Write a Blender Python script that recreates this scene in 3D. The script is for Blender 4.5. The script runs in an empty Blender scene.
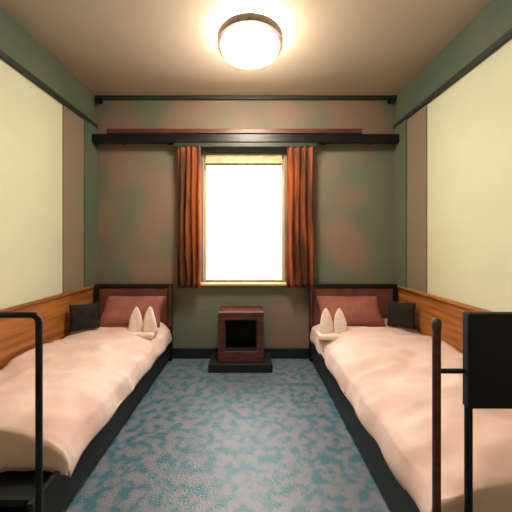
import bpy, bmesh, math, random
from mathutils import Vector, noise
random.seed(3)
S=bpy.context.scene
COL=S.collection

def lin(c):
    return tuple(((v/255)/12.92 if v/255<=0.04045 else (((v/255)+0.055)/1.055)**2.4) for v in c)+(1,)

def mat(name,c1,c2=None,rough=0.6,scale=5,bump=0.0,bscale=40,metal=0,stretch=(1,1,1),lo=0.4,hi=0.6,spec=0.5,detail=4):
    m=bpy.data.materials.new(name); m.use_nodes=True
    nt=m.node_tree; b=nt.nodes['Principled BSDF']
    b.inputs['Roughness'].default_value=rough; b.inputs['Metallic'].default_value=metal
    b.inputs['Specular IOR Level'].default_value=spec
    b.inputs['Base Color'].default_value=lin(c1)
    tc=nt.nodes.new('ShaderNodeTexCoord'); mp=nt.nodes.new('ShaderNodeMapping')
    mp.inputs['Scale'].default_value=stretch
    nt.links.new(tc.outputs['Object'],mp.inputs['Vector'])
    if c2:
        n=nt.nodes.new('ShaderNodeTexNoise'); n.inputs['Scale'].default_value=scale; n.inputs['Detail'].default_value=detail
        r=nt.nodes.new('ShaderNodeValToRGB')
        r.color_ramp.elements[0].position=lo; r.color_ramp.elements[1].position=hi
        r.color_ramp.elements[0].color=lin(c1); r.color_ramp.elements[1].color=lin(c2)
        nt.links.new(mp.outputs[0],n.inputs['Vector']); nt.links.new(n.outputs['Fac'],r.inputs[0])
        nt.links.new(r.outputs[0],b.inputs['Base Color'])
    if bump:
        n2=nt.nodes.new('ShaderNodeTexNoise'); n2.inputs['Scale'].default_value=bscale
        bp=nt.nodes.new('ShaderNodeBump'); bp.inputs['Strength'].default_value=bump; bp.inputs['Distance'].default_value=0.02
        nt.links.new(mp.outputs[0],n2.inputs['Vector']); nt.links.new(n2.outputs['Fac'],bp.inputs['Height'])
        nt.links.new(bp.outputs[0],b.inputs['Normal'])
    return m

M_wall=mat('plaster_cream',(208,212,182),(214,214,184),0.75,2,0.05,60)
M_back=mat('plaster_back',(108,114,98),(136,114,98),0.8,1.6,0.05,60,lo=0.40,hi=0.60,detail=1)  # rosy-green blotches in the colour mimic warm light pools on the wall
M_corner_shade=mat('corner_shade_tan',(134,118,98),(128,120,100),0.8,1.6,0.05,60)  # tan that stands in for the side walls darkening towards the back corners
M_frieze_and_shade=mat('frieze_and_corner_shade',(80,98,82),(96,102,82),0.8,2,0.05,60)  # green of the upper wall band, reused for painted corner shade
M_ceil=mat('ceiling_paint',(184,168,144),(192,172,150),0.8,1.5,0.04,50)
M_floor=mat('floor_lino',(48,104,116),(118,120,132),0.34,14,0.25,90,spec=0.8,lo=0.40,hi=0.56,detail=10)
M_trim=mat('trim_dark',(34,46,40),(42,44,36),0.5,4)
M_dark=mat('dark_metal',(6,14,16),(9,18,20),0.4,10,metal=0.2)
M_darkboard=mat('dark_board',(4,17,19),(7,22,24),0.6,10)
M_red=mat('red_brown_wood',(94,44,36),(70,32,27),0.45,6,stretch=(1,1,6))
M_head=mat('headboard_upholstery',(116,68,56),(102,58,48),0.8,8,0.1,60)
M_wain=mat('orange_wood',(178,114,54),(142,82,40),0.45,3,stretch=(1,0.6,8))
M_sheet=mat('sheet_cotton',(232,206,196),(224,190,178),0.85,3,0.15,14)
M_mattress=mat('mattress_ticking',(205,130,112),(190,112,98),0.85,4,0.1,30)
M_pillow=mat('pillow_salmon',(150,92,78),(134,78,66),0.85,5,0.12,20)
M_shadow_cush=mat('cushion_shadow_dark',(20,26,22),(30,28,22),0.9,8,0.12,60)  # near-black for cushions set where the corner shadows fall
M_towel=mat('towel_white',(240,224,214),(230,210,200),0.95,30,0.3,160)
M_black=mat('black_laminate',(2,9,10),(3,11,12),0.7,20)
M_frame=mat('window_paint',(225,200,150),(215,185,140),0.5,4)
M_blind=mat('blind_fabric',(205,190,150),(190,170,130),0.8,10)
M_canopy=mat('lamp_bronze',(84,74,60),(70,54,42),0.5,8,metal=0.2)

M_curt=mat('curtain_cloth',(166,86,42),(84,54,34),0.9,3,0.1,50,stretch=(3,3,0.6))
nt=M_curt.node_tree; b=nt.nodes['Principled BSDF']; out=nt.nodes['Material Output']
tr=nt.nodes.new('ShaderNodeBsdfTranslucent'); tr.inputs[0].default_value=lin((210,116,50))
mx=nt.nodes.new('ShaderNodeMixShader'); mx.inputs[0].default_value=0.25
nt.links.new(b.outputs[0],mx.inputs[1]); nt.links.new(tr.outputs[0],mx.inputs[2]); nt.links.new(mx.outputs[0],out.inputs[0])
M_glass=bpy.data.materials.new('window_glass'); M_glass.use_nodes=True
nt=M_glass.node_tree; out=nt.nodes['Material Output']; nt.nodes.remove(nt.nodes['Principled BSDF'])
t=nt.nodes.new('ShaderNodeBsdfTransparent'); g=nt.nodes.new('ShaderNodeBsdfGlossy'); g.inputs['Roughness'].default_value=0.05
mx=nt.nodes.new('ShaderNodeMixShader'); mx.inputs[0].default_value=0.05
nt.links.new(t.outputs[0],mx.inputs[1]); nt.links.new(g.outputs[0],mx.inputs[2]); nt.links.new(mx.outputs[0],out.inputs[0])
M_glow=bpy.data.materials.new('lamp_opal_glass'); M_glow.use_nodes=True
b=M_glow.node_tree.nodes['Principled BSDF']; b.inputs['Base Color'].default_value=(.9,.85,.8,1)
b.inputs['Emission Color'].default_value=(1,0.87,0.71,1); b.inputs['Emission Strength'].default_value=108

def obj(name,bm,m,parent=None,smooth=False):
    me=bpy.data.meshes.new(name); bmesh.ops.recalc_face_normals(bm,faces=bm.faces)
    bm.to_mesh(me); bm.free(); o=bpy.data.objects.new(name,me); COL.objects.link(o)
    me.materials.append(m)
    if smooth:
        for p in me.polygons: p.use_smooth=True
    if parent: o.parent=parent
    return o
def addbox(bm,x0,x1,y0,y1,z0,z1):
    vs=[bm.verts.new((x,y,z)) for x in(x0,x1) for y in(y0,y1) for z in(z0,z1)]
    for f in((0,1,3,2),(4,6,7,5),(0,4,5,1),(2,3,7,6),(0,2,6,4),(1,5,7,3)):
        bm.faces.new([vs[i] for i in f])
def box(name,m,boxes,parent=None,bev=0):
    bm=bmesh.new()
    if isinstance(boxes[0],(int,float)): boxes=[boxes]
    for b in boxes: addbox(bm,*b)
    o=obj(name,bm,m,parent)
    if bev:
        md=o.modifiers.new('b','BEVEL'); md.width=bev; md.segments=3; md.limit_method='ANGLE'
    return o
def empty(name,loc=(0,0,0)):
    e=bpy.data.objects.new(name,None); COL.objects.link(e); return e
def tube(name,pts,r,m,parent=None):
    cu=bpy.data.curves.new(name,'CURVE'); cu.dimensions='3D'; cu.bevel_depth=r; cu.bevel_resolution=4; cu.use_fill_caps=True
    sp=cu.splines.new('POLY'); sp.points.add(len(pts)-1)
    for i,p in enumerate(pts): sp.points[i].co=(*p,1)
    o=bpy.data.objects.new(name+'_c',cu); COL.objects.link(o); cu.materials.append(m)
    dg=bpy.context.evaluated_depsgraph_get(); me=bpy.data.meshes.new_from_object(o.evaluated_get(dg))
    bpy.data.objects.remove(o); o=bpy.data.objects.new(name,me); COL.objects.link(o)
    if parent:o.parent=parent
    for p in me.polygons:p.use_smooth=True
    return o
def lathe(name,prof,cx,cy,m,parent=None,n=48,closed=False,smooth=True):
    bm=bmesh.new(); rings=[]
    for r,z in prof:
        rings.append([bm.verts.new((cx+r*math.cos(2*math.pi*i/n),cy+r*math.sin(2*math.pi*i/n),z)) for i in range(n)])
    pairs=list(zip(rings,rings[1:]))
    if closed: pairs.append((rings[-1],rings[0]))
    for a,b in pairs:
        for i in range(n): bm.faces.new((a[i],a[(i+1)%n],b[(i+1)%n],b[i]))
    if not closed:
        bm.faces.new(rings[0]); bm.faces.new(rings[-1])
    return obj(name,bm,m,parent,smooth)

XL,XR,YB,YF,H=-1.82,1.72,3.30,-1.0,3.07
T=0.12
box('floor',M_floor,(XL-T,XR+T,YF-T,YB+T,-0.1,0))
box('ceiling',M_ceil,(XL-T,XR+T,YF-T,YB+T,H,H+0.1))
box('wall_left',M_wall,(XL-T,XL,YF,YB,0,H))
box('wall_right',M_wall,(XR,XR+T,YF,YB,0,H))
box('wall_front',M_wall,(XL-T,XR+T,YF-T,YF,0,H))
WX0,WX1,WZ0,WZ1=-0.55,0.405,0.885,2.42
W2=0.25
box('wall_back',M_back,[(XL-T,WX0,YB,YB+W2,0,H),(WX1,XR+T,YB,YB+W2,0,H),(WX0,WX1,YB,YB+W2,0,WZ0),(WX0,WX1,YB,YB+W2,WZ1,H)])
box('trim_1',M_frieze_and_shade,(XL,XL+0.012,YF,YB,2.74,H))
box('trim_2',M_frieze_and_shade,(XR-0.012,XR,YF,YB,2.74,H))
box('trim_3',M_trim,(XL,XL+0.035,YF,YB,2.69,2.74),bev=0.008)
box('trim_4',M_trim,(XR-0.035,XR,YF,YB,2.69,2.74),bev=0.008)
box('trim_5',M_trim,(XL,XR,YB-0.04,YB,H-0.045,H),bev=0.01)
box('corner_shade_left',M_corner_shade,(XL,XL+0.012,2.72,YB,0.865,2.69))  # thin tan panels paint the light falling off into the corners
box('corner_shade_right',M_corner_shade,(XR-0.012,XR,2.72,YB,0.865,2.69))
box('corner_shade_left_deep',M_frieze_and_shade,(XL+0.012,XL+0.03,3.05,YB,0.865,2.69))  # darker green strips deepen the painted corner shade
box('corner_shade_right_deep',M_frieze_and_shade,(XR-0.03,XR-0.012,3.05,YB,0.865,2.69))
box('baseboard_back',M_darkboard,(XL,XR,YB-0.03,YB,0,0.12),bev=0.005)
box('baseboard_left',M_darkboard,(XL,XL+0.02,YF,YB-0.03,0,0.12),bev=0.005)
box('baseboard_right',M_darkboard,(XR-0.02,XR,YF,YB-0.03,0,0.12),bev=0.005)
def wains(name,x0,x1,s):
    e=empty(name)
    box('panel',M_wain,(x0,x1,YF,YB-0.03,0.2,0.84),e)
    xx0,xx1=(x0,x1+0.02) if s<0 else (x0-0.02,x1)
    box('cap',M_wain,(xx0,xx1,YF,YB-0.03,0.84,0.865),e,0.006)
    return e
wains('wall_panelling',XL,XL+0.02,-1)
wains('wall_panelling.001',XR-0.02,XR,1)

w=empty('window_1')
fy0,fy1=YB+0.06,YB+0.12; ft=0.028
box('frame',M_frame,[(WX0,WX0+ft,fy0,fy1,WZ0,WZ1),(WX1-ft,WX1,fy0,fy1,WZ0,WZ1),(WX0+ft,WX1-ft,fy0,fy1,WZ0,WZ0+ft),(WX0+ft,WX1-ft,fy0,fy1,WZ1-ft,WZ1)],w,0.006)
box('glass',M_glass,(WX0+ft,WX1-ft,fy0+0.025,fy0+0.03,WZ0+ft,WZ1-ft),w)
box('sill',M_frame,(WX0-0.04,WX1+0.04,YB-0.06,fy0,WZ0-0.03,WZ0),w,0.006)
bl=empty('roller_blind')
tube('roller',[(WX0+0.03,YB+0.03,2.385),(WX1-0.03,YB+0.03,2.385)],0.028,M_blind,bl)
box('fabric',M_blind,(WX0+0.03,WX1-0.03,YB+0.0,YB+0.004,2.28,2.385),bl)
tube('hem_bar',[(WX0+0.03,YB+0.002,2.275),(WX1-0.03,YB+0.002,2.275)],0.014,M_canopy,bl)

def curtain(name,x0,x1,z0,z1,y,waves):
    bm=bmesh.new(); nx,nz=90,30; g=[]
    for j in range(nz+1):
        t=j/nz; row=[]
        for i in range(nx+1):
            s=i/nx
            amp=0.030*(0.6+0.6*t)
            yy=y+amp*math.sin(s*waves*2*math.pi+0.5*math.sin(t*3))+0.006*math.sin(s*37+t*5)
            row.append(bm.verts.new((x0+(x1-x0)*s+0.012*math.sin(t*6+s*4)*t,yy,z1+(z0-z1)*t)))
        g.append(row)
    for j in range(nz):
        for i in range(nx): bm.faces.new((g[j][i],g[j][i+1],g[j+1][i+1],g[j+1][i]))
    o=obj(name,bm,M_curt,None,True)
    md=o.modifiers.new('s','SOLIDIFY'); md.thickness=0.004
    return o
curtain('curtain',-0.82,-0.56,0.84,2.44,3.19,4)
curtain('curtain.001',0.42,0.72,0.84,2.44,3.19,4)
cr=empty('curtain_rail')
box('rail',M_dark,(XL,XR,3.17,3.235,2.49,2.585),cr,0.008)
box('cap_strip',M_red,(XL+0.2,XR-0.45,3.16,3.235,2.587,2.64),cr,0.006)
box('drop_track',M_trim,(-0.86,0.76,3.18,3.20,2.445,2.488),cr)
for i,x in enumerate((-1.5,-0.95,0.85,1.4)):
    box('bracket_%d'%i,M_dark,(x,x+0.03,3.236,YB,2.5,2.56),cr)
for i,x in enumerate((-1.745,1.625)):
    e=empty('wall_hook' if i==0 else 'wall_hook.001')
    box('plate',M_dark,(x-0.035,x+0.035,YB-0.055,YB-0.04,2.965,3.03),e,0.005)
    tube('hook',[(x,YB-0.055,3.01),(x,YB-0.09,3.0),(x,YB-0.1,2.975),(x,YB-0.085,2.955)],0.008,M_dark,e)

LX,LY=0.0,2.30
cl=empty('ceiling_lamp')
lathe('ceiling_plate',[(0.12,H),(0.12,H-0.02),(0.11,H-0.022)],LX,LY,M_canopy,cl)
lathe('metal_ring',[(0.264,H-0.05),(0.27,H-0.05),(0.27,H-0.108),(0.238,H-0.115),(0.238,H-0.110),(0.264,H-0.102)],LX,LY,M_canopy,cl,closed=True,smooth=False)
lathe('shade',[(0.20,H-0.022),(0.230,H-0.03),(0.232,H-0.13),(0.225,H-0.15),(0.18,H-0.172),(0.10,H-0.182),(0.01,H-0.184)],LX,LY,M_glow,cl)

def duvet(name,x0,x1,y0,y1,ztop,zbot,inner,parent,seed):
    bm=bmesh.new(); g=[]
    W=x1-x0
    prof=[]
    for k in range(0,31):
        s=k/30; 
        prof.append((s*(W-0.02), ztop - 0.10*max(0,(s-0.62)/0.38)**2.0))
    for k in range(1,11):
        a=k/10; prof.append((W-0.02+0.03*math.sin(a*math.pi*0.6), ztop-0.10-(ztop-0.10-zbot)*a))
    n=110
    for j in range(-5,n+1):
        row=[]
        jj=max(j,0); y=y0+(y1-y0)*jj/n
        for (px,pz) in prof:
            z=pz
            if j<0: 
                a=-j/5; z=pz-(pz-zbot)*a; y=y0-0.02*math.sin(a*math.pi*.6)
            elif jj<7:
                z=pz-0.035*((7-jj)/7)**2
            X=x0+px if inner>0 else x1-px
            q=Vector((X*3+seed,y*3.5,z*3))
            d=noise.noise(q)*0.026+noise.noise(q*2.7)*0.015-abs(noise.noise(Vector((X*2+y*1.5+seed,y*5-X*2,0))))*0.045
            wv=0.012*math.sin(y*17+px*4)*max(0,px/W-0.5)
            zz=z+(d if pz>zbot+0.02 else d*0.5)
            row.append(bm.verts.new((X+(wv+d*0.5 if px>W-0.05 else 0)*inner,y,zz)))
        g.append(row)
    for a,b in zip(g,g[1:]):
        for i in range(len(a)-1): bm.faces.new((a[i],a[i+1],b[i+1],b[i]))
    o=obj(name,bm,M_sheet,parent,True)
    md=o.modifiers.new('s','SOLIDIFY'); md.thickness=0.010; md.offset=-1
    return o
def pillow(name,cx,cy,cz,lx,ly,h,rotx,m,parent=None,rotz=0,roty=0):
    bm=bmesh.new(); n=24; 
    for side in(1,-1):
        g=[]
        for i in range(n+1):
            row=[]
            for j in range(n+1):
                u=-1+2*i/n; v=-1+2*j/n
                e=max(0,(1-u**4))**0.5*max(0,(1-v**4))**0.5
                pin=1-0.08*(1-abs(u))*abs(v)**3; pin2=1-0.08*(1-abs(v))*abs(u)**3
                d=noise.noise(Vector((u*2+cx*5,v*2,side)))*0.012*e
                row.append(bm.verts.new((u*lx/2*pin2,v*ly/2*pin,side*(h/2*e)+d)))
            g.append(row)
        for i in range(n):
            for j in range(n): bm.faces.new((g[i][j],g[i+1][j],g[i+1][j+1],g[i][j+1]))
    bmesh.ops.remove_doubles(bm,verts=bm.verts,dist=0.0008)
    o=obj(name,bm,m,parent,True); o.location=(cx,cy,cz); o.rotation_euler=(rotx,roty,rotz)
    return o

def bed(name,x0,x1,yfoot,ymat,inner,postm,zf,panel=False,seed=0):
    e=empty(name)
    yh=3.25
    xi=x1 if inner>0 else x0
    box('headboard_panel',M_head,(x0+0.06,x1-0.05,yh-0.045,yh-0.015,0.40,0.84),e,0.012)
    box('headboard_frame',M_dark,[(x0+0.02,x0+0.06,yh-0.055,yh-0.01,0,0.88),(x1-0.05,x1-0.01,yh-0.055,yh-0.01,0,0.88),(x0+0.06,x1-0.05,yh-0.055,yh-0.01,0.84,0.88)],e,0.006)
    if inner>0: box('headboard_edge',M_red,(xi-0.05,xi-0.012,yh-0.065,yh-0.0555,0.40,0.865),e)
    else: box('headboard_edge',M_red,(xi+0.022,xi+0.058,yh-0.065,yh-0.0555,0.40,0.865),e)
    a,b=x0+0.03,x1-0.03
    box('shade_side_boards',M_darkboard,[(b-0.025,b,yfoot+0.0,yh-0.06,0.05,0.26),(a,a+0.025,yfoot,yh-0.06,0.05,0.26)],e,0.004)  # dark boards put in to stand for the shade under the bed
    box('slat_base',M_darkboard,[(a+0.025,b-0.025,yfoot+0.02,yh-0.06,0.20,0.23)],e)
    box('end_board',M_darkboard,[(a+0.025,b-0.025,yfoot+0.02,yfoot+0.045,0.05,0.26)],e)
    box('mattress',M_mattress,(x0+0.05,x1-0.06,ymat+0.04,yh-0.09,0.232,0.32),e,0.03)
    duvet('bedsheet',x0+0.03,x1,ymat,yh-0.075,0.49,0.255,inner,e,seed)
    xa,xb=x0+0.03,x1
    if inner<0: xa,xb=x1-0.03,x0+0.025
    R=0.03
    s=1 if xb>xa else -1
    if not panel:
        pts=[(xb,yfoot,0),(xb,yfoot,zf-R)]+[(xb-s*R*(1-math.cos(t)),yfoot,zf-R+R*math.sin(t)) for t in (0.4,0.8,1.2,1.57)]
        mid=[(xa+s*R*(1-math.cos(t)),yfoot,zf-R+R*math.sin(t)) for t in (1.57,1.2,0.8,0.4)]+[(xa,yfoot,zf-R),(xa,yfoot,0)]
        tube('foot_frame',pts+mid,0.013,postm,e)
    else:
        for i,x in enumerate((xb,xa)):
            tube('foot_post_%d'%i,[(x,yfoot,0),(x,yfoot,zf)],0.014,postm,e)
            lathe('post_cap_%d'%i,[(0.015,zf-0.03),(0.017,zf),(0.012,zf+0.012),(0.002,zf+0.015)],x,yfoot,M_canopy,e,16)
        tube('foot_mid_rail',[(xb,yfoot,0.88),(xa,yfoot,0.88)],0.009,M_dark,e)
        tube('foot_bar_1',[(0.802,yfoot,0.0),(0.802,yfoot,0.76)],0.013,M_dark,e)
        tube('foot_bar_2',[(1.58,yfoot,0.0),(1.58,yfoot,0.76)],0.013,M_dark,e)
        box('foot_panel',M_black,(0.790,1.60,yfoot-0.016,yfoot+0.016,0.748,1.095),e,0.006)
    tube('foot_low_rail',[(xa,yfoot,0.2),(xb,yfoot,0.2)],0.012,M_dark,e)
    return e
bed('single_bed',-1.79,-0.88,1.17,1.36,1,M_dark,1.05,False,1)
bed('single_bed.001',0.66,1.69,1.03,1.08,-1,M_red,1.06,True,7)

pillow('pillow',-1.26,3.00,0.62,0.66,0.36,0.15,math.radians(52),M_pillow)
pillow('pillow.001',1.07,3.00,0.62,0.68,0.36,0.15,math.radians(52),M_pillow)
pillow('shadow_cushion',-1.64,2.78,0.62,0.26,0.26,0.09,math.radians(80),M_shadow_cush,None,math.radians(35))  # dark cushions added to stand for shadows beside the pillows
pillow('shadow_cushion.001',1.54,2.86,0.62,0.26,0.26,0.09,math.radians(80),M_shadow_cush,None,math.radians(-35))

def towel(name,cx,cy,z):
    e=empty(name)
    for k,(dx,h,wd) in enumerate(((-0.075,0.25,0.062),(0.075,0.25,0.062))):
        bm=bmesh.new(); n=14; m=20; g=[]
        for j in range(m+1):
            t=j/m; row=[]
            rr=wd*(1-t**2.2)**0.8+0.006
            for i in range(n*2):
                a=2*math.pi*i/(n*2)
                q=1+0.16*math.cos(3*a+k+t*2)
                row.append(bm.verts.new((cx+dx*(1-0.1*t)+rr*q*math.cos(a),cy+rr*0.7*q*math.sin(a)+0.02*t,z+h*t)))
            g.append(row)
        for a_,b_ in zip(g,g[1:]):
            L=len(a_)
            for i in range(L): bm.faces.new((a_[i],a_[(i+1)%L],b_[(i+1)%L],b_[i]))
        bm.faces.new(g[0]); bm.faces.new(g[-1])
        obj('peak_%d'%(k+1),bm,M_towel,e,True)
    box('folded_base',M_towel,(cx-0.16,cx+0.13,cy-0.09,cy+0.08,z-0.04,z+0.01),e,0.016)
    return e
towel('folded_towel',-1.07,2.80,0.46)
towel('folded_towel.001',0.83,2.80,0.445)

ns=empty('nightstand')
x0,x1,y0,y1=-0.335,0.145,2.95,3.25
box('plinth',M_darkboard,(x0-0.10,x1+0.09,y0-0.04,y1,0,0.09),ns,0.006)
box('carcass',M_red,[(x0,x0+0.07,y0,y1,0.09,0.62),(x1-0.07,x1,y0,y1,0.09,0.62),(x0+0.07,x1-0.07,y0,y1,0.54,0.62),(x0+0.07,x1-0.07,y0,y1,0.09,0.21),(x0+0.07,x1-0.07,y1-0.03,y1,0.21,0.54)],ns,0.004)
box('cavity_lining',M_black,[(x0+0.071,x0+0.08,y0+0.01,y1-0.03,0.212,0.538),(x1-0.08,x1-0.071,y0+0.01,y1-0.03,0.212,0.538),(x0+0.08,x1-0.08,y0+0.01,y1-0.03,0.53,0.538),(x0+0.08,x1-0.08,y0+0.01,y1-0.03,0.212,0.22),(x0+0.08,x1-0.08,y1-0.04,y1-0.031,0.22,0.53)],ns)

wd=bpy.data.worlds.new('World'); S.world=wd; wd.use_nodes=True
bg=wd.node_tree.nodes['Background']; bg.inputs[0].default_value=(1.0,0.98,0.96,1); bg.inputs[1].default_value=10.0

S.view_settings.view_transform='Standard'
S.view_settings.look='None'
S.view_settings.exposure=0

cam=bpy.data.cameras.new('Camera'); co=bpy.data.objects.new('Camera',cam); COL.objects.link(co)
co.location=(0,0,1.35); co.rotation_euler=(math.radians(90),0,0)
cam.sensor_width=36; cam.lens=36*280.5/512; cam.shift_x=6/512; cam.shift_y=-13/512; cam.clip_start=0.05
S.camera=co
